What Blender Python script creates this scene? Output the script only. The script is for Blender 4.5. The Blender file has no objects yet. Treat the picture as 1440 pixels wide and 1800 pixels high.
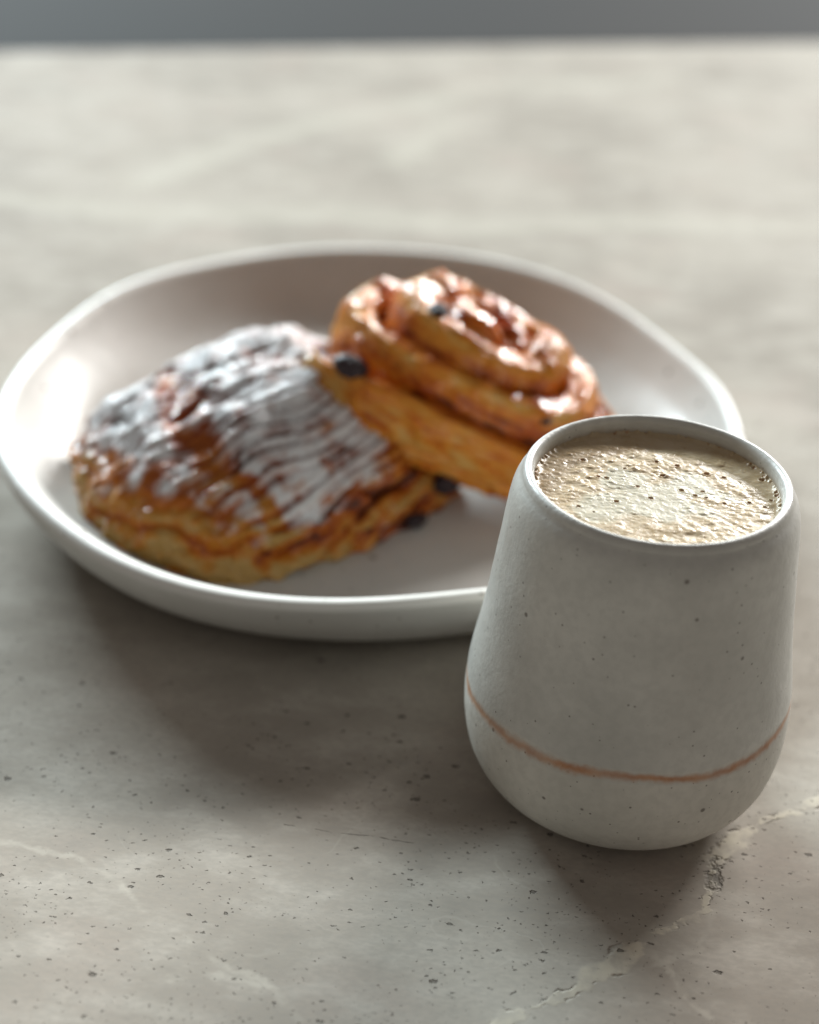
import bpy, math, random
import numpy as np
from mathutils import Vector, Matrix, Euler

scene = bpy.context.scene
col = scene.collection
rng = np.random.default_rng(7)
random.seed(7)

# ------------------------------------------------------------------ camera
PITCH, ROLL, DIST, FPX = math.radians(31.0), math.radians(3.65), 0.5456, 2900.0
fw = Vector((0, math.cos(PITCH), -math.sin(PITCH)))
rt = Vector((1, 0, 0))
up = rt.cross(fw)
rt2 = math.cos(ROLL) * rt + math.sin(ROLL) * up
up2 = -math.sin(ROLL) * rt + math.cos(ROLL) * up
cd = bpy.data.cameras.new('camera')
cam = bpy.data.objects.new('camera', cd)
col.objects.link(cam)
M = Matrix((rt2, up2, -fw)).transposed().to_4x4()
M.translation = -DIST * fw
cam.matrix_world = M
cd.sensor_fit = 'HORIZONTAL'
cd.sensor_width = 36.0
cd.lens = FPX / 1440.0 * 36.0
cd.clip_start = 0.02
cd.clip_end = 60
cd.dof.use_dof = True
cd.dof.focus_distance = 0.392
cd.dof.aperture_fstop = 7.4
cd.dof.aperture_blades = 0
scene.camera = cam

# ------------------------------------------------------------------ light
scene.view_settings.view_transform = 'Standard'
scene.view_settings.look = 'None'
scene.view_settings.exposure = 0.0
scene.view_settings.gamma = 1.0
world = bpy.data.worlds.new('World')
scene.world = world
world.use_nodes = True
bg = world.node_tree.nodes['Background']
bg.inputs['Color'].default_value = (1.0, 0.92, 0.85, 1)
bg.inputs['Strength'].default_value = 0.20


def window_light(name, az, el, dist, w, h, power, color, aim=(0.02, -0.02, 0.03)):
    l = bpy.data.lights.new(name, 'AREA')
    l.shape = 'RECTANGLE'
    l.size, l.size_y = w, h
    l.energy = power
    l.color = color
    o = bpy.data.objects.new(name, l)
    col.objects.link(o)
    a, e = math.radians(az), math.radians(el)
    d = Vector((math.sin(a) * math.cos(e), math.cos(a) * math.cos(e), math.sin(e)))
    o.location = Vector(aim) + d * dist
    o.rotation_euler = (-d).to_track_quat('-Z', 'Y').to_euler()
    return o


window_light('window_light', -26, 20.8, 16.0, 8.0, 1.5, 5000, (0.81, 0.95, 1.0))
window_light('window_light', 28, 20.8, 16.0, 8.0, 1.5, 5000, (0.98, 0.98, 0.96))

# ------------------------------------------------------------------ helpers


def tag(o, label=None, cat=None, group=None, kind=None):
    if label: o['label'] = label
    if cat: o['category'] = cat
    if group: o['group'] = group
    if kind: o['kind'] = kind
    return o


def empty(name, loc=(0, 0, 0), rot=(0, 0, 0)):
    o = bpy.data.objects.new(name, None)
    o.empty_display_size = 0.01
    o.location = loc
    o.rotation_euler = rot
    col.objects.link(o)
    return o


def mesh_obj(name, verts, faces, mat, parent=None, smooth=True, attrs=None):
    me = bpy.data.meshes.new(name)
    me.from_pydata([tuple(map(float, v)) for v in verts], [], [tuple(map(int, f)) for f in faces])
    if smooth:
        me.polygons.foreach_set('use_smooth', [True] * len(me.polygons))
    if attrs:
        for k, a in attrs.items():
            at = me.attributes.new(k, 'FLOAT', 'POINT')
            at.data.foreach_set('value', np.asarray(a, dtype=np.float32))
    me.update()
    o = bpy.data.objects.new(name, me)
    col.objects.link(o)
    if mat: me.materials.append(mat)
    if parent: o.parent = parent
    return o


def grid_faces(nr, nc, wrap=False, flip=False):
    i = np.arange(nr - 1)[:, None]
    j = np.arange(nc if wrap else nc - 1)[None, :]
    j2 = (j + 1) % nc
    f = np.stack([i * nc + j, i * nc + j2, (i + 1) * nc + j2, (i + 1) * nc + j], -1).reshape(-1, 4)
    return f[:, ::-1] if flip else f


def _hash(ix, iy, iz, seed):
    h = (ix * 374761393 + iy * 668265263 + iz * 2147483647 + seed * 144665) & 0xFFFFFFFF
    h = ((h ^ (h >> 13)) * 1274126177) & 0xFFFFFFFF
    h = (h ^ (h >> 16)) & 0xFFFFFF
    return h / float(0xFFFFFF)


def vnoise(p, seed=0):
    p = np.asarray(p, float)
    i = np.floor(p).astype(np.int64)
    f = p - i
    f = f * f * (3 - 2 * f)
    out = 0
    for dx in (0, 1):
        for dy in (0, 1):
            for dz in (0, 1):
                w = (f[..., 0] if dx else 1 - f[..., 0]) * (f[..., 1] if dy else 1 - f[..., 1]) * (f[..., 2] if dz else 1 - f[..., 2])
                out = out + w * _hash(i[..., 0] + dx, i[..., 1] + dy, i[..., 2] + dz, seed)
    return out


def fbm(p, oct=4, seed=0):
    p = np.asarray(p, float)
    a, s, n = 0.5, 0.0, 0.0
    for k in range(oct):
        s = s + a * vnoise(p * 2 ** k + 17.3 * k, seed + k)
        n += a
        a *= 0.5
    return s / n


def sstep(a, b, x):
    t = np.clip((x - a) / (b - a), 0, 1)
    return t * t * (3 - 2 * t)


def grid_normals(P, wrap=False):
    if wrap:
        du = np.roll(P, -1, 1) - np.roll(P, 1, 1)
    else:
        du = np.gradient(P, axis=1)
    dv = np.gradient(P, axis=0)
    n = np.cross(du, dv)
    l = np.linalg.norm(n, axis=-1, keepdims=True)
    return n / np.maximum(l, 1e-12)


# node helpers ------------------------------------------------------
class NT:
    def __init__(self, name):
        self.m = bpy.data.materials.new(name)
        self.m.use_nodes = True
        self.t = self.m.node_tree
        self.b = self.t.nodes['Principled BSDF']

    def n(self, kind, **kw):
        nd = self.t.nodes.new(kind)
        for k, v in kw.items(): setattr(nd, k, v)
        return nd

    def link(self, a, b): self.t.links.new(a, b)

    def put(self, sock, v):
        if hasattr(v, 'is_output') or isinstance(v, bpy.types.NodeSocket): self.link(v, sock)
        else: sock.default_value = v

    def math(self, op, a, b=0.0, c=None, clamp=False):
        nd = self.n('ShaderNodeMath', operation=op, use_clamp=clamp)
        self.put(nd.inputs[0], a); self.put(nd.inputs[1], b)
        if c is not None: self.put(nd.inputs[2], c)
        return nd.outputs[0]

    def vmath(self, op, a, b=(0, 0, 0), scale=None):
        nd = self.n('ShaderNodeVectorMath', operation=op)
        self.put(nd.inputs[0], a)
        if op not in ('LENGTH', 'SCALE'): self.put(nd.inputs[1], b)
        if scale is not None: self.put(nd.inputs['Scale'], scale)
        return nd.outputs['Value'] if op in ('LENGTH', 'DOT_PRODUCT', 'DISTANCE') else nd.outputs['Vector']

    def coord(self, out='Object'):
        return self.n('ShaderNodeTexCoord').outputs[out]

    def noise(self, vec, scale, detail=3, rough=0.55, dist=0.0, color=False):
        nd = self.n('ShaderNodeTexNoise')
        self.put(nd.inputs['Vector'], vec)
        nd.inputs['Scale'].default_value = scale
        nd.inputs['Detail'].default_value = detail
        nd.inputs['Roughness'].default_value = rough
        nd.inputs['Distortion'].default_value = dist
        return nd.outputs['Color'] if color else nd.outputs['Fac']

    def voro(self, vec, scale, out='Distance', rand=1.0, dims='3D'):
        nd = self.n('ShaderNodeTexVoronoi', voronoi_dimensions=dims)
        self.put(nd.inputs['Vector'], vec)
        nd.inputs['Scale'].default_value = scale
        nd.inputs['Randomness'].default_value = rand
        return nd

    def remap(self, v, a, b, c=0.0, d=1.0, smooth=True):
        nd = self.n('ShaderNodeMapRange', interpolation_type='SMOOTHSTEP' if smooth else 'LINEAR')
        self.put(nd.inputs[0], v)
        for k, x in zip((1, 2, 3, 4), (a, b, c, d)): self.put(nd.inputs[k], x)
        return nd.outputs[0]

    def mix(self, f, a, b, blend='MIX'):
        nd = self.n('ShaderNodeMix', data_type='RGBA', blend_type=blend)
        self.put(nd.inputs[0], f)
        for s, v in ((nd.inputs[6], a), (nd.inputs[7], b)):
            if isinstance(v, tuple) and len(v) == 3: v = v + (1,)
            self.put(s, v)
        return nd.outputs[2]

    def ramp(self, f, stops):
        nd = self.n('ShaderNodeValToRGB')
        el = nd.color_ramp.elements
        while len(el) < len(stops): el.new(0.5)
        for e, (p, c) in zip(el, stops):
            e.position = p
            e.color = c + (1,)
        self.put(nd.inputs[0], f)
        return nd.outputs[0]

    def attr(self, name):
        return self.n('ShaderNodeAttribute', attribute_name=name).outputs['Fac']

    def bump(self, h, strength, dist, normal=None):
        nd = self.n('ShaderNodeBump')
        nd.inputs['Strength'].default_value = strength
        nd.inputs['Distance'].default_value = dist
        self.put(nd.inputs['Height'], h)
        if normal is not None: self.link(normal, nd.inputs['Normal'])
        return nd.outputs['Normal']

    def set(self, **kw):
        for k, v in kw.items():
            s = self.b.inputs[k.replace('_', ' ')]
            if isinstance(v, tuple) and len(v) == 3 and s.type == 'RGBA': v = v + (1,)
            self.put(s, v)


# ------------------------------------------------------------------ table
def table_material():
    m = NT('travertine_stone')
    P = m.coord('Object')
    warp = m.noise(P, 45, 4, 0.6, color=True)
    wv = m.vmath('SCALE', m.vmath('SUBTRACT', warp, (0.5, 0.5, 0.5)), scale=0.012)
    Pw = m.vmath('ADD', P, wv)
    # finer wander for the hand-followed veins
    warp2 = m.noise(P, 160, 3, 0.6, color=True)
    Pv = m.vmath('ADD', P, m.vmath('SCALE', m.vmath('SUBTRACT', warp2, (0.5, 0.5, 0.5)), scale=0.0065))
    flat = m.n('ShaderNodeMapping'); m.link(P, flat.inputs[0]); flat.inputs['Rotation'].default_value = (0, 0, 0.25); flat.inputs['Scale'].default_value = (1, 1.9, 1)
    Ps = flat.outputs[0]
    # broad tone
    n1 = m.noise(Pw, 9, 4, 0.55)
    n2 = m.noise(Ps, 38, 5, 0.6)
    n3 = m.noise(Ps, 420, 3, 0.6)
    base = m.mix(m.remap(n1, 0.38, 0.62), (0.342, 0.305, 0.261), (0.452, 0.409, 0.352))
    base = m.mix(m.remap(m.noise(Pw, 16, 2), 0.5, 0.72, 0, 0.5), base, (0.45, 0.375, 0.325))
    base = m.mix(m.remap(n2, 0.42, 0.72, 0, 0.7), base, (0.51, 0.468, 0.410))
    base = m.mix(m.remap(n2, 0.42, 0.25, 0, 0.35), base, (0.25, 0.235, 0.21))
    base = m.mix(m.remap(n3, 0.35, 0.65, 0, 0.30), base, (0.30, 0.28, 0.25))

    def poly(pts, pv):
        d = None
        for (ax, ay), (bx, by) in zip(pts[:-1], pts[1:]):
            a = (ax, ay, 0.0); ab = (bx - ax, by - ay, 0.0)
            L2 = ab[0] ** 2 + ab[1] ** 2
            pa = m.vmath('SUBTRACT', pv, a)
            h = m.math('MULTIPLY', m.vmath('DOT_PRODUCT', pa, ab), 1 / L2, clamp=True)
            dd = m.vmath('LENGTH', m.vmath('SUBTRACT', pa, m.vmath('SCALE', ab, scale=h)))
            d = dd if d is None else m.math('MINIMUM', d, dd)
        return d
    # creamy thick vein running past the cup
    dv = poly([(0.0270, -0.2149), (0.0347, -0.2094), (0.0439, -0.2037), (0.0528, -0.1961), (0.0608, -0.1865), (0.0708, -0.1802), (0.0767, -0.1759), (0.0791, -0.1680), (0.0815, -0.1578), (0.0885, -0.1499), (0.0970, -0.1417), (0.1118, -0.1325)], Pv)
    wn = m.noise(P, 55, 3, 0.6)
    wid = m.remap(wn, 0.35, 0.7, 0.0005, 0.0034)
    vm = m.remap(m.math('DIVIDE', dv, wid), 0.5, 1.25, 1, 0)
    halo = m.remap(dv, 0.0, 0.011, 0.35, 0)
    base = m.mix(m.math('MULTIPLY', halo, m.noise(P, 120, 3)), base, (0.56, 0.52, 0.45))
    base = m.mix(m.math('MULTIPLY', vm, m.remap(m.noise(P, 210, 4), 0.3, 0.62, 0.15, 0.9)), base, (0.60, 0.545, 0.445))
    # its dark broken edge
    vedge = m.math('MULTIPLY', m.remap(m.math('ABSOLUTE', m.math('SUBTRACT', m.math('DIVIDE', dv, wid), 1.0)), 0.0, 0.35, 1, 0), m.remap(m.noise(P, 130, 3), 0.5, 0.62))
    base = m.mix(m.math('MULTIPLY', vedge, 0.4), base, (0.13, 0.115, 0.095))
    # broken grey chip where the vein turns
    dc = poly([(0.0800, -0.1690), (0.0808, -0.1640), (0.0816, -0.1585)], Pv)
    chip = m.math('MULTIPLY', m.remap(dc, 0.0010, 0.0022, 1, 0), m.remap(m.noise(P, 330, 3), 0.4, 0.55))
    base = m.mix(m.math('MULTIPLY', chip, 0.6), base, (0.15, 0.14, 0.125))
    # thin veins
    thin = None
    for pts in ([(0.0527, -0.1970), (0.0653, -0.1941), (0.0738, -0.1890), (0.0781, -0.1758)], [(0.0607, -0.1875), (0.0685, -0.2016), (0.0737, -0.2111)],
                [(-0.0944, -0.1680), (-0.0858, -0.1692), (-0.0757, -0.1712), (-0.0646, -0.1790), (-0.0558, -0.1867)],
                [(-0.0445, -0.1957), (-0.0371, -0.2020), (-0.0264, -0.2062), (-0.0177, -0.2169)], [(-0.0477, -0.2080), (-0.0341, -0.2055), (-0.0274, -0.2080)]):
        d = poly(pts, Pv)
        thin = d if thin is None else m.math('MINIMUM', thin, d)
    tm = m.math('MULTIPLY', m.remap(thin, 0.0002, 0.0016, 1, 0), m.remap(m.noise(P, 90, 3), 0.35, 0.6))
    base = m.mix(m.math('MULTIPLY', tm, 0.42), base, (0.58, 0.54, 0.465))
    # broad pale drifts at the far end
    far = None
    for pts in ([(-0.1390, 0.2927), (-0.0998, 0.3556), (-0.0623, 0.4010), (-0.0206, 0.4349), (0.0273, 0.4887), (0.0778, 0.4997), (0.1375, 0.5244)], [(-0.1993, 0.2583), (-0.1319, 0.2519), (-0.0410, 0.2680), (0.0260, 0.2614), (0.0803, 0.2782), (0.1880, 0.2896)], [(-0.0173, 0.3494), (-0.0064, 0.3787), (0.0082, 0.4104)]):
        d = poly(pts, Pw)
        far = d if far is None else m.math('MINIMUM', far, d)
    base = m.mix(m.remap(far, 0.0, 0.018, 0.6, 0), base, (0.52, 0.49, 0.42))
    # hairline crack
    dk = poly([(-0.0262, -0.1554), (-0.0147, -0.1571), (-0.0048, -0.1576), (0.0024, -0.1586), (0.0073, -0.1591)], m.vmath('ADD', P, m.vmath('SCALE', m.vmath('SUBTRACT', warp2, (0.5, 0.5, 0.5)), scale=0.0016)))
    crack = m.math('MULTIPLY', m.remap(dk, 0.00006, 0.00022, 1, 0), m.remap(m.noise(P, 220, 2), 0.38, 0.5))
    base = m.mix(m.math('MULTIPLY', crack, 0.65), base, (0.14, 0.125, 0.11))
    # web of random faint veins
    vv = m.noise(Pw, 14, 3, 0.5, 0.8)
    web = m.math('MULTIPLY', m.remap(m.math('ABSOLUTE', m.math('SUBTRACT', vv, 0.5)), 0.0, 0.007, 1, 0), m.remap(m.noise(P, 22, 2), 0.45, 0.6))
    base = m.mix(m.math('MULTIPLY', web, 0.18), base, (0.57, 0.53, 0.46))
    # pits
    pd = m.vmath('ADD', P, m.vmath('SCALE', m.vmath('SUBTRACT', m.noise(P, 900, 2, 0.6, color=True), (0.5, 0.5, 0.5)), scale=0.0017))
    mp = m.n('ShaderNodeMapping'); m.link(pd, mp.inputs[0]); mp.inputs['Rotation'].default_value = (0, 0, -0.75); mp.inputs['Scale'].default_value = (0.72, 1.25, 1)
    clus = m.noise(P, 34, 2)
    pit = None
    for sc, thr, r0, r1, seed in ((120, 0.60, 0.025, 0.105, 0.0), (300, 0.74, 0.03, 0.13, 3.7), (700, 0.78, 0.05, 0.17, 9.1)):
        vec = m.vmath('ADD', mp.outputs[0], (seed, seed * 0.7, 0))
        v = m.voro(vec, sc, dims='2D')
        sp = m.n('ShaderNodeSeparateColor'); m.link(v.outputs['Color'], sp.inputs[0])
        on = m.math('GREATER_THAN', sp.outputs[0], m.math('ADD', thr, m.math('MULTIPLY', m.math('SUBTRACT', clus, 0.5), 1.1)))
        rad = m.remap(m.math('POWER', sp.outputs[1], 2.2), 0, 1, r0, r1, smooth=False)
        q = m.math('MULTIPLY', m.remap(m.math('DIVIDE', v.outputs['Distance'], rad), 0.65, 1.1, 1, 0), on)
        pit = q if pit is None else m.math('MAXIMUM', pit, q)
    base = m.mix(m.math('MULTIPLY', pit, 0.70), base, (0.10, 0.088, 0.074))
    h = m.math('SUBTRACT', 0.0, pit)
    h = m.math('SUBTRACT', h, m.math('MULTIPLY', crack, 0.4))
    h = m.math('SUBTRACT', h, m.math('MULTIPLY', m.math('ADD', chip, m.math('MULTIPLY', vedge, 0.7)), 0.6))
    h = m.math('ADD', h, m.math('MULTIPLY', m.math('MULTIPLY', vm, m.noise(P, 300, 3)), 0.10))
    nb = m.bump(h, 0.9, 0.0009)
    fine = m.math('ADD', m.math('MULTIPLY', m.noise(P, 700, 3), 0.35), m.math('ADD', m.math('MULTIPLY', m.noise(Ps, 150, 4), 0.6), m.math('MULTIPLY', n2, 1.2)))
    nb = m.bump(fine, 0.06, 0.0010, nb)
    rough = m.math('ADD', m.remap(n2, 0.3, 0.7, 0.60, 0.52), m.math('MULTIPLY', n3, 0.14))
    m.set(Base_Color=base, Roughness=rough, Normal=nb, IOR=1.45, Specular_IOR_Level=0.02)
    return m.m


def build_table():
    a = math.radians(15.4)
    e = np.array([math.cos(a), math.sin(a)])
    n = np.array([-math.sin(a), math.cos(a)])
    mid = np.array([-0.0037, 0.5677])
    bev = 0.003
    pts = []
    for s, d in ((-1.1, -1.15), (1.1, -1.15), (1.1, 0), (-1.1, 0)):
        pts.append((s, d))
    V, F = [], []
    def ring(inset, z):
        for s, d in pts:
            s2 = s - math.copysign(inset, s)
            d2 = d + inset if d < -0.5 else d - inset
            p = mid + e * s2 + n * d2
            V.append((p[0], p[1], z))
    for i, z in ((0.003, 0.0), (0.001, -0.001), (0.0, -0.003), (0.0, -0.027), (0.003, -0.03)): ring(i, z)
    F.append((0, 1, 2, 3))
    for k in range(4):
        for j in range(4):
            j2 = (j + 1) % 4
            F.append((k * 4 + j, (k + 1) * 4 + j, (k + 1) * 4 + j2, k * 4 + j2))
    F.append((19, 18, 17, 16))
    o = mesh_obj('table_top', V, F, table_material(), smooth=False)
    tag(o, kind='structure')
    return mid, e, n


MID, TE, TN = build_table()


def build_floor():
    f = NT('grey_floor')
    P = f.coord('Object')
    c = f.mix(f.remap(f.noise(P, 0.8, 2), 0.35, 0.65), (0.0098, 0.0084, 0.0077), (0.0080, 0.0078, 0.0077))
    f.set(Base_Color=c, Roughness=0.8, Specular_IOR_Level=0.1, Normal=f.bump(f.noise(P, 60, 3), 0.1, 0.002))
    tag(mesh_obj('floor', [(-14, -5, -0.75), (14, -5, -0.75), (14, 20, -0.75), (-14, 20, -0.75)], [(0, 1, 2, 3)], f.m, smooth=False), kind='structure')


build_floor()

# ------------------------------------------------------------------ plate
PC = np.array([-0.0114, 0.0294])


def plate_radius(th):
    co = [1.2519e-01, -2.71e-03, 3.4e-03, -4.1e-03, 1.0e-03, 1.5e-03, -3.0e-03, 0.0, -1.2e-03]
    r = co[0]
    i = 1
    for k in (1, 2, 3, 4):
        r = r + co[i] * np.cos(k * th) + co[i + 1] * np.sin(k * th)
        i += 2
    r = r - 0.0030 * np.clip(np.sin(th), 0, 1) ** 3
    return r + 0.0010 - 0.0014 * np.cos(th) + 0.0035 * np.clip(-np.sin(th), 0, 1) + 0.0005 * np.sin(6 * th + 0.4)


def speckle_nodes(m, P, base, dark, amt=1.0, scale=(260, 620)):
    for sc, thr, r0, r1 in ((scale[0], 0.72, 0.05, 0.18), (scale[1], 0.68, 0.06, 0.20)):
        v = m.voro(P, sc)
        sp = m.n('ShaderNodeSeparateColor'); m.link(v.outputs['Color'], sp.inputs[0])
        on = m.math('GREATER_THAN', sp.outputs[0], thr)
        rad = m.remap(sp.outputs[1], 0, 1, r0, r1, smooth=False)
        q = m.math('MULTIPLY', m.remap(m.math('DIVIDE', v.outputs['Distance'], rad), 0.5, 1.2, 1, 0), on)
        base = m.mix(m.math('MULTIPLY', q, amt), base, dark)
    return base


def build_plate():
    m = NT('speckled_glaze')
    P = m.coord('Object')
    c = m.mix(m.remap(m.noise(P, 24, 3), 0.3, 0.7), (0.525, 0.518, 0.49), (0.585, 0.578, 0.55))
    rimw = m.remap(m.attr('rim'), 0.2, 0.9, 0, 0.8)
    c = m.mix(rimw, c, (0.80, 0.79, 0.75))
    c = speckle_nodes(m, P, c, (0.13, 0.10, 0.075), 0.85, (120, 330))
    m.set(Base_Color=c, Roughness=0.36, IOR=1.45, Specular_IOR_Level=0.18, Coat_Weight=0.03, Coat_Roughness=0.1, Normal=m.bump(m.noise(P, 70, 3), 0.12, 0.002))
    prof = [(0.0, 0.0080, 0), (0.03, 0.0080, 0), (0.06, 0.0080, 0), (0.085, 0.0082, 0), (0.096, 0.0090, 0), (0.1035, 0.0112, 0), (0.1095, 0.0148, 0), (0.1140, 0.0190, 0), (0.1178, 0.0232, 0.1), (0.1200, 0.0260, 0.4), (0.1212, 0.0272, 1), (0.1226, 0.0277, 1), (0.1241, 0.0275, 1), (0.1251, 0.0266, 0.8), (0.1254, 0.0252, 0.3),
            (0.1245, 0.0220, 0.05), (0.1222, 0.0170, 0), (0.1182, 0.0115, 0), (0.1130, 0.0070, 0), (0.1070, 0.0042, 0), (0.1000, 0.0030, 0), (0.0960, 0.0026, 0), (0.0945, 0.0004, 0), (0.0930, 0.0, 0), (0.0890, 0.0, 0), (0.0875, 0.0006, 0), (0.085, 0.0026, 0), (0.04, 0.0026, 0), (0.0, 0.0026, 0)]
    # refine
    pr = np.array(prof)
    t = np.arange(len(pr)); tt = np.linspace(0, len(pr) - 1, (len(pr) - 1) * 3 + 1)
    def cr(y):
        out = []
        for x in tt:
            i = min(int(x), len(y) - 2); f = x - i
            p0, p1, p2, p3 = y[max(i - 1, 0)], y[i], y[i + 1], y[min(i + 2, len(y) - 1)]
            out.append(0.5 * (2 * p1 + (p2 - p0) * f + (2 * p0 - 5 * p1 + 4 * p2 - p3) * f * f + (3 * p1 - 3 * p2 + p3 - p0) * f ** 3))
        return np.array(out)
    rr, zz, rim = np.clip(cr(pr[:, 0]), 0, None), np.clip(cr(pr[:, 1]), 0, None), np.clip(cr(pr[:, 2]), 0, 1)
    N = 288
    th = np.linspace(0, 2 * np.pi, N, endpoint=False)
    R = plate_radius(th)
    R = R + 0.0005 * np.sin(9 * th + 1) * np.sin(2 * th)
    hz = 1.03 + 0.025 * np.sin(2 * th + 0.6) + 0.02 * np.sin(5 * th + 2) + 0.012 * np.sin(8 * th)
    w = np.clip(rr / 0.1254, 0, 1)[:, None] ** 3
    rad = rr[:, None] * (1 + (R[None] / 0.1254 - 1) * w)
    x = PC[0] + rad * np.cos(th); y = PC[1] + rad * np.sin(th)
    z = zz[:, None] * (1 + (hz[None] - 1) * w)
    V = np.stack([x, y, np.broadcast_to(z, x.shape)], -1)
    o = mesh_obj('plate', V.reshape(-1, 3), grid_faces(len(rr), N, True), m.m, attrs={'rim': np.repeat(rim, N)})
    tag(o, 'wide handmade pale speckled plate with a raised wavy rim holding two pastries', 'plate')


build_plate()

# ------------------------------------------------------------------ cup
CX, CY = 0.058, -0.129
CH = 0.0915


def build_cup():
    root = empty('stoneware_cup', (CX, CY, 0))
    tag(root, 'pale grey handleless stoneware cup with a thin terracotta stripe, filled with milky coffee', 'cup')

    def clay(name, c0, c1, rough, speck, coat):
        m = NT(name)
        P = m.coord('Object')
        c = m.mix(m.remap(m.noise(P, 28, 4), 0.3, 0.7), tuple(k * 0.93 for k in c0), tuple(k * 1.04 for k in c1))
        c = m.mix(m.remap(m.noise(P, 420, 3), 0.35, 0.7, 0, 0.25), c, tuple(k * 0.72 for k in c0))
        c = speckle_nodes(m, P, c, (0.10, 0.08, 0.065), speck, (240, 560))
        h = m.math('ADD', m.math('MULTIPLY', m.noise(P, 900, 3), 0.5), m.math('MULTIPLY', m.noise(P, 130, 4), 1.0))
        m.set(Roughness=m.remap(m.noise(P, 300, 3), 0.3, 0.7, rough - 0.07, rough + 0.07), Normal=m.bump(h, 0.32, 0.0006), Coat_Weight=coat, Coat_Roughness=0.22)
        return m, c, P
    mg, cg, _ = clay('grey_glaze', (0.475, 0.462, 0.425), (0.535, 0.522, 0.482), 0.42, 0.75, 0.15)
    sx = mg.n('ShaderNodeSeparateXYZ'); mg.link(_, sx.inputs[0])
    rr2 = mg.math('SQRT', mg.math('ADD', mg.math('MULTIPLY', sx.outputs[0], sx.outputs[0]), mg.math('MULTIPLY', sx.outputs[1], sx.outputs[1])))
    stain = mg.math('MULTIPLY', mg.remap(rr2, 0.0293, 0.0297, 1, 0), mg.remap(mg.math('ADD', sx.outputs[2], mg.math('MULTIPLY', mg.noise(_, 120, 3), 0.0030)), 0.0892, 0.0912, 0.75, 0))
    cg = mg.mix(stain, cg, (0.30, 0.215, 0.13))
    mg.set(Base_Color=cg)
    mb, cb, _ = clay('bare_clay', (0.52, 0.498, 0.445), (0.58, 0.555, 0.50), 0.62, 0.8, 0.0)
    mb.set(Base_Color=cb)
    ms, cs, Ps = clay('terracotta_line', (0.50, 0.48, 0.435), (0.555, 0.535, 0.49), 0.55, 0.8, 0.0)
    ac = ms.math('ADD', ms.attr('across'), ms.math('MULTIPLY', ms.math('SUBTRACT', ms.noise(Ps, 380, 3), 0.5), 0.45))
    ac = ms.math('ADD', ac, ms.math('MULTIPLY', ms.math('SUBTRACT', ms.noise(Ps, 60, 3), 0.5), 0.5))
    line = ms.math('MULTIPLY', ms.remap(ac, 0.05, 0.5), ms.remap(ac, 0.5, 0.95, 1, 0))
    tone = ms.mix(ms.remap(ms.noise(Ps, 200, 3), 0.35, 0.65), (0.38, 0.17, 0.08), (0.46, 0.24, 0.125))
    ms.set(Base_Color=ms.mix(ms.math('MULTIPLY', line, ms.remap(ms.noise(Ps, 75, 3), 0.3, 0.65, 0.72, 1.0)), cs, tone))

    N = 256
    th = np.linspace(0, 2 * np.pi, N, endpoint=False)
    zl = 0.0334 + 0.0016 * np.cos(th) + 0.0005 * np.sin(3 * th + 1) + 0.0003 * np.sin(7 * th)
    hw = 0.0023 + 0.0004 * np.sin(2 * th + 1) + 0.0002 * np.sin(5 * th)

    zn = np.array([0, 0.0006, 0.002, .004, .007, .010, .014, .018, .0225, .027, .0325, .038, .046, .055, .064, .072, .078, .0825, .0855, .0880, .0903])
    rn = np.array([.0245, .0264, .0290, .0320, .0353, .0374, .0392, .0402, .0409, .0411, .0409, .0402, .0389, .0376, .0365, .0356, .03505, .03460, .0341, .0333, .0316])

    def rad(z, t):
        zf = np.linspace(0, zn[-1], 400)
        rf = np.interp(zf, zn, rn)
        k = np.exp(-np.linspace(-2, 2, 13) ** 2); k /= k.sum()
        pad = np.concatenate([[rf[0] - (rf[1] - rf[0]) * 6] * 6, rf, [rf[-1] - 0.0004] * 6])
        rs = np.convolve(pad, k, 'valid')
        r = np.interp(z, zf, rs)
        r = r - 0.00022 * np.exp(-((z - zl) / 0.0016) ** 2)          # shallow groove under the stripe
        return r * (1 + 0.006 * np.sin(2 * t + 0.7) * (z / 0.09) + 0.004 * np.sin(3 * t) + 0.0016 * np.sin(z * 210 + 2 * t))

    def shell(rows):
        V = []
        for z in rows:
            r = rad(z, th)
            V.append(np.stack([r * np.cos(th), r * np.sin(th), z + 0 * th], -1))
        return V
    # lower bare clay
    lo = [0 * th + 0.0, 0 * th + 0.0006, 0 * th + 0.002]
    rows = lo + [0.002 + (zl - hw - 0.002) * f for f in np.linspace(0.06, 1, 26)]
    V = shell(rows)
    V.insert(0, np.stack([0.004 * np.cos(th), 0.004 * np.sin(th), 0 * th + 0.0004], -1))
    mesh_obj('bare_base', np.array(V).reshape(-1, 3), grid_faces(len(V), N, True), mb.m, root)
    # stripe
    fr = np.linspace(0, 1, 9)
    V = shell([zl - hw + 2 * hw * f for f in fr])
    mesh_obj('stripe', np.array(V).reshape(-1, 3), grid_faces(len(V), N, True), ms.m, root, attrs={'across': np.repeat(fr, N)})
    # glazed body, lip and inside
    top = 0.0898
    rows = [zl + hw + (top - zl - hw) * f for f in np.linspace(0, 1, 60)]
    V = shell(rows)
    tilt = 1 + 0 * th
    ro = rad(top + 0 * th, th)
    ri = 0.0291 * (1 + 0.006 * np.sin(2 * th + 0.7) + 0.004 * np.sin(3 * th))
    mid, hwid = (ro + ri) / 2, (ro - ri) / 2
    for a in np.linspace(10, 170, 17):
        a = math.radians(a)
        rr = mid + hwid * math.cos(a)
        V.append(np.stack([rr * np.cos(th), rr * np.sin(th), top + 0.0021 * math.sin(a) + 0 * th], -1))
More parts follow.
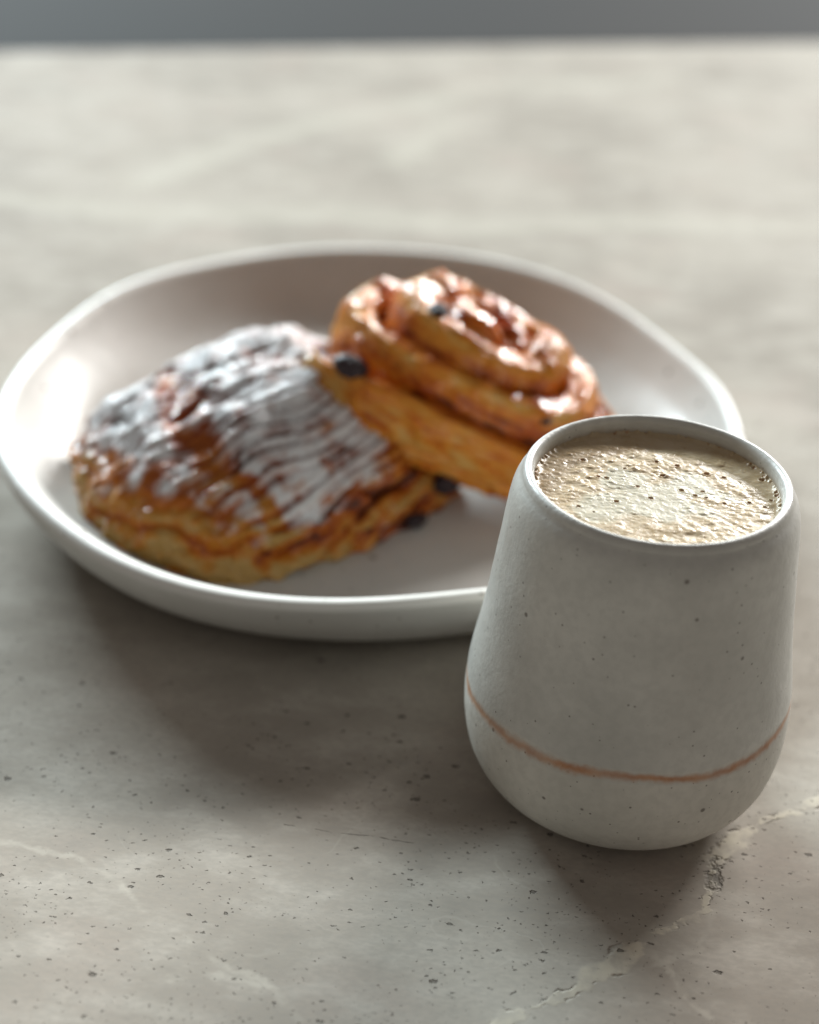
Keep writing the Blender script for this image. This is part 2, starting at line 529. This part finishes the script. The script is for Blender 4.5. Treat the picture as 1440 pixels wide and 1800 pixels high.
    for z, dr in ((0.0890, 0), (0.0870, -0.0001), (0.085, 0.0), (0.083, 0.0002), (0.079, 0.0006), (0.070, 0.0018), (0.055, 0.004), (0.035, 0.0065), (0.018, 0.006), (0.009, 0.0), (0.006, -0.012)):
        V.append(np.stack([(ri + dr) * np.cos(th), (ri + dr) * np.sin(th), z + 0 * th], -1))
    V.append(np.stack([0.002 * np.cos(th), 0.002 * np.sin(th), 0 * th + 0.006], -1))
    mesh_obj('cup_body', np.array(V).reshape(-1, 3), grid_faces(len(V), N, True), mg.m, root)

    # ---------------- coffee
    zf = 0.0876
    RF = 0.0293
    nr, na = 210, 620
    r = (np.linspace(0.0, 1, nr) ** 0.75) * RF
    t = np.linspace(0, 2 * np.pi, na, endpoint=False)
    wob = 1 + 0.006 * np.sin(2 * t + 0.7) + 0.004 * np.sin(3 * t)
    X = (r[:, None] * wob * np.cos(t)).ravel(); Y = (r[:, None] * wob * np.sin(t)).ravel()
    rad_ = np.hypot(X, Y)
    q = np.stack([X * 90, Y * 90, 0 * X], -1)
    milk = fbm(q + np.array([3.1, 7.7, 0]), 3, 11)
    # pale milk figure: a band in the middle and two lobes
    warp = (fbm(q * 1.3, 3, 5) - 0.5) * 0.012
    wx, wy = X + warp, Y + (fbm(q * 1.3 + 9, 3, 6) - 0.5) * 0.012
    def blob(cx, cy, ax, ay, rot=0):
        c, s = math.cos(rot), math.sin(rot)
        dx, dy = wx - cx, wy - cy
        return np.exp(-(((dx * c + dy * s) / ax) ** 2 + ((-dx * s + dy * c) / ay) ** 2) ** 1.6)
    fig = blob(-0.003, -0.006, 0.0140, 0.0055, -0.25) + blob(-0.0065, 0.006, 0.005, 0.004) + blob(0.0095, 0.0035, 0.009, 0.0036, -0.5) + 0.8 * blob(-0.014, -0.011, 0.009, 0.0045, -0.5) + 0.8 * blob(0.001, 0.0, 0.006, 0.005)
    fig = np.clip(fig, 0, 1)
    calm = np.clip(fig * 0.85 + sstep(0.010, 0.024, X * 0.75 + Y * 0.75) * 0.75, 0, 1)
    h = (fbm(np.stack([X * 260, Y * 400, 0 * X], -1), 3, 21) - 0.5) * 0.0006 * (1 - 0.75 * calm)
    h += (fbm(np.stack([X * 900, Y * 1300, 0 * X], -1), 2, 31) - 0.5) * 0.00016 * (1 - 0.4 * calm)
    pit = np.zeros_like(X)
    lr = np.random.default_rng(5)
    nb = 0
    order = np.argsort(X); xs = X[order]
    def near(px, w):
        i0, i1 = np.searchsorted(xs, (px - w, px + w))
        return order[i0:i1]
    def add(px, py, br, amp, ecc, kind):
        ii = near(px, br * 1.7)
        dx, dy = (X[ii] - px) / br, (Y[ii] - py) / (br * ecc)
        d2 = dx * dx + dy * dy
        k = d2 < 2.2
        ii, d2 = ii[k], d2[k]
        if kind == 'bump':
            h[ii] += amp * np.clip(1 - d2, 0, 1) ** 0.7
        else:
            d = np.sqrt(d2)
            h[ii] += amp * (-1.0 * (1 - sstep(0.55, 1.0, d)) + 0.35 * np.exp(-((d - 1.08) / 0.2) ** 2))
            pit[ii] = np.maximum(pit[ii], 1 - sstep(0.6, 1.05, d))
    while nb < 1500:
        a = lr.uniform(0, 2 * math.pi); rr = RF * math.sqrt(lr.uniform(0, 0.97))
        px, py = rr * math.cos(a), rr * math.sin(a)
        i = np.argmin((X[::37] - px) ** 2 + (Y[::37] - py) ** 2) * 37
        nb += 1
        if lr.random() < calm[i] * 0.93: continue
        dens = 0.35 + 1.3 * abs(vnoise(np.array([[px * 120, py * 120, 2.0]]), 3)[0])
        if lr.random() > dens: continue
        br = 0.00038 + 0.00085 * lr.random() ** 1.9
        add(px, py, br, br * lr.uniform(0.04, 0.15), lr.uniform(0.6, 1.0), 'bump')
    npit = 0
    while npit < 18:
        a = lr.uniform(0, 2 * math.pi); rr = RF * math.sqrt(lr.uniform(0, 0.94))
        px, py = rr * math.cos(a), rr * math.sin(a)
        i = np.argmin((X[::37] - px) ** 2 + (Y[::37] - py) ** 2) * 37
        if lr.random() < calm[i] * 0.9: continue
        npit += 1
        br = 0.00022 + 0.0006 * lr.random() ** 2.5
        add(px, py, br, br * 0.4, lr.uniform(0.7, 1), 'pit')
    for px, py, br in ((0.0262, 0.0085, 0.0010), (0.0130, 0.0098, 0.0011), (0.0170, 0.0085, 0.0009), (0.0090, -0.0010, 0.0008), (0.0115, -0.0018, 0.0007), (0.0060, 0.0010, 0.0009), (0.0250, -0.0045, 0.0008), (-0.0190, -0.0095, 0.0008), (0.0155, -0.0040, 0.0007), (0.0110, 0.0010, 0.0008), (0.0022, 0.0075, 0.001), (-0.0115, 0.0048, 0.0009), (-0.0135, 0.0052, 0.0007), (0.0215, -0.003, 0.0006), (0.0270, -0.0010, 0.0007)):
        add(px, py, br * 0.8, br * 0.45, 0.85, 'pit')
    # ring of small bubbles along the wall
    for k in range(190):
        a = lr.uniform(0, 2 * math.pi); br = lr.uniform(0.00025, 0.0006)
        add((RF - br * 1.2) * math.cos(a), (RF - br * 1.2) * math.sin(a), br, br * 0.55, 1.0, 'bump' if lr.random() < 0.75 else 'pit')
    h += 0.0007 * np.clip((rad_ / RF - 0.93) / 0.07, 0, 1) ** 2
    V = np.stack([X, Y, zf + h], -1)
    m = NT('coffee_foam')
    P = m.coord('Object')
    tan = m.mix(m.remap(m.noise(P, 150, 4), 0.3, 0.7), (0.40, 0.295, 0.175), (0.46, 0.36, 0.24))
    mk = m.math('ADD', m.attr('milk'), m.math('MULTIPLY', m.math('SUBTRACT', m.noise(P, 420, 3), 0.5), 0.5))
    c = m.mix(m.remap(mk, 0.2, 0.75), tan, (0.47, 0.42, 0.32))
    c = m.mix(m.math('MULTIPLY', m.attr('pit'), 0.85), c, (0.36, 0.20, 0.10))
    m.set(Base_Color=c, Roughness=m.remap(m.noise(P, 500, 2), 0.3, 0.7, 0.27, 0.40), IOR=1.36, Subsurface_Weight=0.4, Subsurface_Radius=(0.8, 0.6, 0.4), Subsurface_Scale=0.0012,
          Coat_Weight=0.0, Specular_IOR_Level=0.3, Normal=m.bump(m.noise(P, 1700, 2), 0.22, 0.0003))
    mlk = np.clip(fig * 0.95 + (milk - 0.48) * 1.1 * sstep(0.012, -0.01, Y), 0, 1)
    o = mesh_obj('coffee', V, grid_faces(nr, na, True), m.m, attrs={'milk': mlk, 'pit': pit})
    o.location = (CX, CY, 0)
    tag(o, 'tan bubbly coffee foam with pale milk swirls filling the grey cup', 'coffee')


build_cup()


# ------------------------------------------------------------------ pastry materials
def crust_material(name, sugar, k=1.0):
    m = NT(name)
    P = m.coord('Object')
    bake = m.math('ADD', m.attr('bake'), m.math('MULTIPLY', m.math('SUBTRACT', m.noise(P, 130, 4), 0.5), 0.45))
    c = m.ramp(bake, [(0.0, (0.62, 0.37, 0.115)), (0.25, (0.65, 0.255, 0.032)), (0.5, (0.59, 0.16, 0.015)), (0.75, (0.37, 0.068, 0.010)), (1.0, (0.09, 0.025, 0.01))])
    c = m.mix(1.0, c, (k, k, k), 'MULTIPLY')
    if sugar:
        sg = m.math('ADD', m.attr('sugar'), m.math('MULTIPLY', m.math('SUBTRACT', m.noise(P, 420, 4, 0.65), 0.5), 0.9))
        sg = m.math('ADD', sg, m.math('MULTIPLY', m.math('SUBTRACT', m.noise(P, 110, 3, 0.6), 0.5), 0.7))
        sm = m.remap(sg, 0.24, 0.98)
        c = m.mix(m.math('MULTIPLY', sm, 0.88), c, (0.74, 0.76, 0.78))
        rough = m.mix(sm, (0.32, 0.32, 0.32), (0.55, 0.55, 0.55))
        coat = m.remap(sm, 0, 1, 0.40, 0.22)
    else:
        rough = m.remap(m.noise(P, 220, 3), 0.3, 0.7, 0.32, 0.55)
        coat = 0.45
    h = m.math('ADD', m.noise(P, 260, 4, 0.6), m.math('MULTIPLY', m.noise(P, 900, 3), 0.35))
    bn = m.bump(h, 0.7, 0.0016)
    m.link(m.bump(m.noise(P, 240, 3, 0.55), 0.42, 0.0016), m.b.inputs['Coat Normal'])
    m.set(Base_Color=c, Roughness=rough, Coat_Weight=coat, Coat_Roughness=0.08, Coat_IOR=1.5, Specular_IOR_Level=0.06, Normal=m.bump(h, 0.7, 0.0016))
    return m.m


def raisin_material():
    m = NT('dark_raisin')
    P = m.coord('Object')
    m.set(Base_Color=m.mix(m.noise(P, 300, 3), (0.018, 0.012, 0.016), (0.05, 0.028, 0.03)), Roughness=0.5, Specular_IOR_Level=0.25, Coat_Weight=0.1, Coat_Roughness=0.2, Normal=m.bump(m.noise(P, 350, 3), 0.5, 0.0015))
    return m.m


RAISIN = raisin_material()


def nugget(name, loc, size, parent, seed, rot=(0, 0, 0), mat=None):
    nu, nv = 20, 28
    a = np.linspace(0, np.pi, nu)[:, None]; b = np.linspace(0, 2 * np.pi, nv, endpoint=False)[None]
    d = np.stack([np.sin(a) * np.cos(b), np.sin(a) * np.sin(b), np.cos(a) + 0 * b], -1)
    k = 0.75 + 0.5 * fbm(d * 2.2 + seed * 3.7, 3, seed) + 0.08 * np.sin(7 * b + 4 * d[..., 2])
    V = d * k[..., None] * np.array(size)
    o = mesh_obj(name, V.reshape(-1, 3), grid_faces(nu, nv, True, True), mat or RAISIN, parent)
    o.location = loc
    o.rotation_euler = rot
    return o


# ------------------------------------------------------------------ sugared pastry
def build_sugared():
    root = empty('sugared_pastry', (-0.048, 0.000, 0.0084))
    tag(root, 'pillow shaped laminated pastry dusted with icing sugar on left side of plate', 'pastry')
    uh, vh = 0.0490, 0.0490
    nu, nv = 330, 330
    def samp(n):
        x = np.linspace(-1, 1, n)
        return np.sign(x) * (1 - (1 - np.abs(x)) ** 1.7)
    a = samp(nu)[None, :]; b = samp(nv)[:, None]       # a along u, b along v
    A = a + 0 * b; B = b + 0 * a
    # corner-rounded footprint
    k = 0.24
    U = A * np.sqrt(1 - k * B ** 2) * uh * 1.03
    Vv = B * np.sqrt(1 - k * A ** 2) * vh * 1.03
    fa = np.where(A < 0, np.clip(1 - np.abs(A) ** 3.2, 0, 1) ** 0.5, np.clip(1 - np.abs(A) ** 3.4, 0, 1) ** 0.42)
    fb = np.where(B < 0, np.clip(1 - np.abs(B) ** 2.5, 0, 1) ** 0.56, np.clip(1 - np.abs(B) ** 3.0, 0, 1) ** 0.5)
    H = 0.0380 + 0.0030 * B + 0.0055 * A
    Z = H * fa * fb
    hz = Z / 0.0425
    U = np.where(A < 0, U * (1 + 0.27 * np.clip(1 - ((B + 0.22) / 1.05) ** 2, 0, 1) * np.clip(-A, 0, 1) ** 1.5), U)
    # puffed belly of the sides
    U = U * (1 + 0.05 * np.sin(np.clip(hz, 0, 1) * np.pi))
    Vv = Vv * (1 + 0.05 * np.sin(np.clip(hz, 0, 1) * np.pi))
    P = np.stack([U, Vv, Z], -1)
    n = grid_normals(P)
    if n[nv // 2, nu // 2, 2] < 0: n = -n
    q = P * 1000.0
    wob = fbm(q / 14.0, 3, 3) - 0.5
    wob2 = fbm(q / 5.0, 3, 13) - 0.5
    # lamination: path coordinate running over the front face up onto the top
    s = B * vh * 1000 * 0.85 + hz * 16 * (B < 0) * 1.0
    bend = 12.0 * np.clip(-0.30 - A, 0, 1) ** 1.5 + 7.0 * np.clip(A - 0.35, 0, 1) ** 2
    soft = vnoise(q / 26.0 + 7, 5) - 0.5
    base_ph = s + bend + soft * 8 + wob * 2.0
    fanw = 0.62 + 0.38 * np.clip((0.95 - A) / 1.3, 0, 1)
    base_ph = (base_ph - 5.0) / fanw
    ph = base_ph / 4.2
    var = vnoise(np.stack([q[..., 0] / 15, np.floor(ph) * 3.7, 0 * ph], -1), 77)
    ridge = np.abs(np.sin(ph * np.pi)) ** 0.7 * (0.35 + 0.95 * var) * (0.55 + 0.8 * vnoise(q / np.array([9.0, 4.0, 4.0]) + 5, 91))
    fine = np.abs(np.sin(base_ph / 2.7 * np.pi + 2 * wob))
    frontw = sstep(0.10, -0.25, B) * sstep(-0.92, -0.62, A)
    topw = sstep(-0.25, 0.10, B)
    d = ((ridge - 0.5) * 1.5 + (fine - 0.5) * 0.45) * frontw
    lump = fbm(q / np.array([19.0, 10.0, 14.0]) + 23, 3, 55) - 0.5
    lump2 = fbm(q / np.array([9.0, 3.6, 6.0]) + 63, 3, 56) - 0.5
    ridge2 = 0.5 + lump * 1.2 + lump2 * 0.9
    d += (lump * 7.0 + lump2 * 4.6) * (0.35 + 0.65 * topw)
    d += 2.2 * np.exp(-((B + 0.22 - 0.10 * A + wob * 0.2) / 0.10) ** 2) * sstep(-0.6, -0.3, A)
    d += wob * 2.0 + wob2 * 1.7
    # crease separating the left lobe
    cr = A + 0.52 - 0.10 * np.sin(B * 3 + 0.4) + (vnoise(q / 17.0 + 60, 9) - 0.5) * 0.22
    crease = np.exp(-(cr / 0.085) ** 2) * (0.35 + 1.1 * vnoise(q / 13.0 + 30, 19))
    d -= 2.6 * crease * sstep(-1.0, -0.4, B)
    # folded flap on the left end
    fold = np.exp(-((A + 0.86 + 0.10 * np.sin(B * 5)) / 0.05) ** 2) * sstep(0.2, 0.5, hz)
    d += 0.9 * fold
    band = sstep(0.52, 0.30, hz - 0.2 * sstep(-0.5, 0.7, A) + wob * 0.2)
    bl = np.abs(np.sin((hz * 4.6 + wob * 2.2 + 0.35 * A - 0.3 * B) * np.pi))
    crumbly = fbm(q / 2.6 + 11, 3, 71) - 0.5
    d += ((bl - 0.5) * 1.9 + crumbly * 2.4 + (fbm(q / 8.0 + 5, 2, 72) - 0.5) * 3.4) * band
    # vertical folds at the left end
    endw = sstep(-0.75, -0.98, A)
    d += (np.abs(np.sin((hz * 3.2 + 0.9 * B + wob * 1.0) * np.pi)) - 0.5) * 1.5 * endw
    # open bottom seam on the front face
    frontface = sstep(-0.80, -0.95, B)
    seam = np.exp(-((hz - 0.30 - 0.16 * A + wob * 0.2) / 0.06) ** 2) * frontface
    d -= 1.7 * seam
    P = P + n * (d * 0.001)[..., None]
    P[..., 2] = np.maximum(P[..., 2], 0.0) * (1 + 0)
    edge = (np.abs(A) > 0.9999) | (np.abs(B) > 0.9999)
    P[edge, 2] = 0.0
    nz = n[..., 2]
    # colour drivers
    bake = 0.48 + 0.28 * sstep(0.35, 0.7, hz) + (wob * 0.7) + (wob2 * 0.3)
    bake = bake + ((0.55 - ridge) * 0.5 + (0.5 - fine) * 0.25) * frontw + (0.5 - ridge2) * 0.5 * topw
    yellow = frontface * sstep(0.42, 0.12, hz) * sstep(0.1, -0.55, A) + 0.5 * endw * sstep(0.3, 0.1, hz)
    bake = bake - 0.42 * yellow
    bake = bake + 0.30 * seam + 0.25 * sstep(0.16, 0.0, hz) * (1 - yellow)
    bake = bake - 0.12 * endw + 0.12 * sstep(0.3, 0.9, A) * frontface
    bake = bake - 0.25 * crease
    bake = bake + (0.16 + (0.5 - bl) * 0.55) * band + crumbly * 0.7 * band
    sug = sstep(0.10, 0.62, nz) * (0.88 - 0.16 * frontw)
    sug = sug * (1 - 0.95 * crease) + ((ridge - 0.36) * 0.48 + (fine - 0.55) * 0.36) * frontw * sstep(0.15, 0.4, hz) + (ridge2 - 0.5) * 1.1 * topw
    lim = 0.34 * sstep(-0.5, 0.7, A)
    sug = sug * sstep(0.16, 0.40, hz - lim + wob * 0.35)
    # bare golden patch low on the left end
    patch = sstep(-0.72, -0.90, A + 0.06 * B + wob * 0.5) * sstep(0.80, 0.60, hz + wob * 0.6) * sstep(1.0, 0.6, B)
    patch = np.clip(patch + 0.7 * np.exp(-(((A + 0.60) / 0.05) ** 2 + ((B + 0.25) / 0.25) ** 2)), 0, 1)
    sug = sug * (1 - 0.72 * patch)
    sug = sug + (fbm(q / 5.5 + 90, 4, 44) - 0.5) * 1.5 - 0.06
    bake = bake - 0.10 * patch
    ang = math.atan2(0.061, 0.062)
    F = grid_faces(nv, nu)
    Pf = P.reshape(-1, 3)
    # closed underside
    Bt = Pf.copy()[[0]]
    rim_idx = list(range(0, nu)) + [i * nu + nu - 1 for i in range(1, nv)] + list(range((nv - 1) * nu + nu - 2, (nv - 1) * nu - 1, -1)) + [i * nu for i in range(nv - 2, 0, -1)]
    V = np.concatenate([Pf, [[0, 0, 0]]])
    faces = [tuple(f) for f in F]
    c = len(Pf)
    for i, j in zip(rim_idx, rim_idx[1:] + rim_idx[:1]): faces.append((c, j, i))
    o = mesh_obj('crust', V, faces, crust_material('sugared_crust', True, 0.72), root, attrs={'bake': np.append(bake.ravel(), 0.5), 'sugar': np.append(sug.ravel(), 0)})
    root.rotation_euler = (0, 0, ang)
    nugget('chocolate_chip', (0.0345, -0.0500, 0.0105), (0.0052, 0.0036, 0.0038), root, 3)
    nugget('chocolate_chip', (0.0200, -0.0515, 0.0022), (0.0040, 0.0024, 0.0022), root, 4)
    return root


build_sugared()


# ------------------------------------------------------------------ raisin swirl
def build_swirl():
    root = empty('raisin_swirl', (0.0120, 0.0245, 0.0240), (math.radians(4), math.radians(21), 0))
    tag(root, 'glossy golden spiral raisin pastry leaning on the sugared pastry behind the cup', 'pastry')
    turns = 3.45
    nt, nc = 620, 56
    t = np.linspace(0, turns * 2 * np.pi, nt)
    f = t / t[-1]
    R0 = 0.0560
    w = 0.0155
    r = R0 - w / 2 - (R0 - w / 2 - 0.0025) * f ** 0.97
    a0 = math.radians(203)
    th = a0 + t
    wobr = 1 + 0.035 * np.sin(2.3 * th + 0.5) + 0.02 * np.sin(5 * th)
    cx = r * wobr * np.cos(th) * 1.18
    cy = r * wobr * np.sin(th) * 0.83
    # local width / heights
    step = 1 + 0 * f
    ztop = 0.0180 + 0.0110 * sstep(0.12, 0.33, f) + 0.0100 * sstep(0.34, 0.62, f) + 0.0012 * np.sin(th * 3.1) + 0.0015 * np.sin(th * 1.7 + 1)
    ztop = ztop - 0.006 * sstep(0.03, 0.0, f)
    zbot = 0.0 + 0.010 * f
    ww = w * (0.90 + 0.10 * np.sin(th * 2.1)) * (0.45 + 0.55 * sstep(0.0, 0.035, f)) * (0.74 + 0.22 * sstep(0.24, 0.36, f) + 0.22 * sstep(0.36, 0.6, f))
    # tangent / normal in plane
    dx, dy = np.gradient(cx), np.gradient(cy)
    l = np.hypot(dx, dy)
    ox, oy = dy / l, -dx / l               # outward
    # cross-section: rounded bar, ph from outer-bottom over top to inner-bottom and round
    ph = np.linspace(0, 2 * np.pi, nc, endpoint=False)
    c, s = np.cos(ph), np.sin(ph)
    sx = np.sign(c) * np.abs(c) ** 0.62 * 0.5
    sz = np.sign(s) * np.abs(s) ** 0.72 * 0.5 + 0.5
    X = cx[:, None] + ox[:, None] * sx[None] * ww[:, None]
    Y = cy[:, None] + oy[:, None] * sx[None] * ww[:, None]
    hgt = (ztop - zbot)
    # outer lip curls higher than the inner
    Z = zbot[:, None] + sz[None] * hgt[:, None] + (sx[None] * 0.0026) * sstep(0.5, 1.0, sz)[None]
    P = np.stack([X, Y, Z], -1)
    n = grid_normals(P, True)
    ctr = np.stack([cx, cy, (ztop + zbot) / 2], -1)[:, None]
    if ((P - ctr) * n).sum() < 0: n = -n
    q = P * 1000
    wob = fbm(q / 9.0, 3, 2) - 0.5
    wob2 = fbm(q / 3.2, 3, 12) - 0.5
    along = (np.cumsum(l))[:, None] * 1000
    # lamination lines along the strip, on the side walls
    lam = (sz[None] * hgt[:, None] * 1000 + 2.2 * np.sin(along / 16) + wob * 5.0) / 3.0
    lr = np.abs(np.sin(lam * np.pi)) ** 0.7
    side = sstep(0.93, 0.72, sz)[None] + 0 * X
    d = wob * 3.4 + wob2 * 2.2 + (lr - 0.5) * 1.6 * side + (vnoise(np.stack([along / 14 + 0 * Z, sx[None] * 9 + 0 * Z, 0 * Z], -1), 61) - 0.5) * 2.2 * sstep(0.7, 0.9, sz)[None]
    P = P + n * (d * 0.001)[..., None]
    outer = (sx > 0)[None] + 0 * X
    top = sstep(0.72, 0.97, sz)[None] + 0 * X
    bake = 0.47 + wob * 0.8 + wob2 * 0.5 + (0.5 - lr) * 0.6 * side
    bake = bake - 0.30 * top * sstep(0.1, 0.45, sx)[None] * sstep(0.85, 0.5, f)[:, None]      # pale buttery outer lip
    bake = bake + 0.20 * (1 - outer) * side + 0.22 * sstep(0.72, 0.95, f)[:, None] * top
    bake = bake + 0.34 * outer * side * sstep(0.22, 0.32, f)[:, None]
    V = P.reshape(-1, 3)
    F = [tuple(x) for x in grid_faces(nt, nc, True, True)]
    F.append(tuple(range(nc)))
    F.append(tuple(reversed(range((nt - 1) * nc, nt * nc))))
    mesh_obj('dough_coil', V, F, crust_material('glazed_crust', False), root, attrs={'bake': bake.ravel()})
    # soft core below the coils, closing the gaps
    nr, na = 24, 90
    rr = np.linspace(0.0, 1, nr)[:, None]; aa = np.linspace(0, 2 * np.pi, na, endpoint=False)[None]
    k = 0.0400
    zc = (0.007 + 0.017 * (1 - rr ** 1.3)) * np.sqrt(np.clip(1 - rr ** 6, 0, 1)) + 0.002 + 0.008 * np.exp(-(rr / 0.27) ** 2.4) + 0 * aa
    V = np.stack([k * 1.18 * rr * np.cos(aa), k * 0.86 * rr * np.sin(aa), zc], -1)
    V[..., 2] += (fbm(V * 200, 3, 9) - 0.5) * 0.004
    bk = 0.62 + (fbm(V * 150, 3, 19) - 0.5) * 0.7
    mesh_obj('filling', V.reshape(-1, 3), grid_faces(nr, na, True), crust_material('filling_crust', False), root, attrs={'bake': bk.ravel()})
    for i, (x, y, z, s) in enumerate(((-0.0415, -0.0290, 0.0185, 1.2), (-0.0215, -0.0085, 0.0375, 1.0), (0.0200, -0.0270, 0.0275, 0.75), (-0.018, 0.0180, 0.0320, 0.7))):
        nugget('raisin', (x, y, z), (0.0047 * s, 0.0034 * s, 0.0030 * s), root, 20 + i, (0, 0, i * 1.3))


build_swirl()


# ------------------------------------------------------------------ crumbs
def build_crumbs():
    m = NT('crumb')
    m.set(Base_Color=(0.55, 0.38, 0.18), Roughness=0.6)
    for (x, y), lab in (((-0.0385, -0.0560), 'tiny golden pastry flake on plate in front of the sugared pastry'),):
        o = nugget('pastry_flake', (x, y, 0.0095), (0.0016, 0.0010, 0.0007), None, 31, mat=m.m)
        tag(o, lab, 'crumb')


build_crumbs()
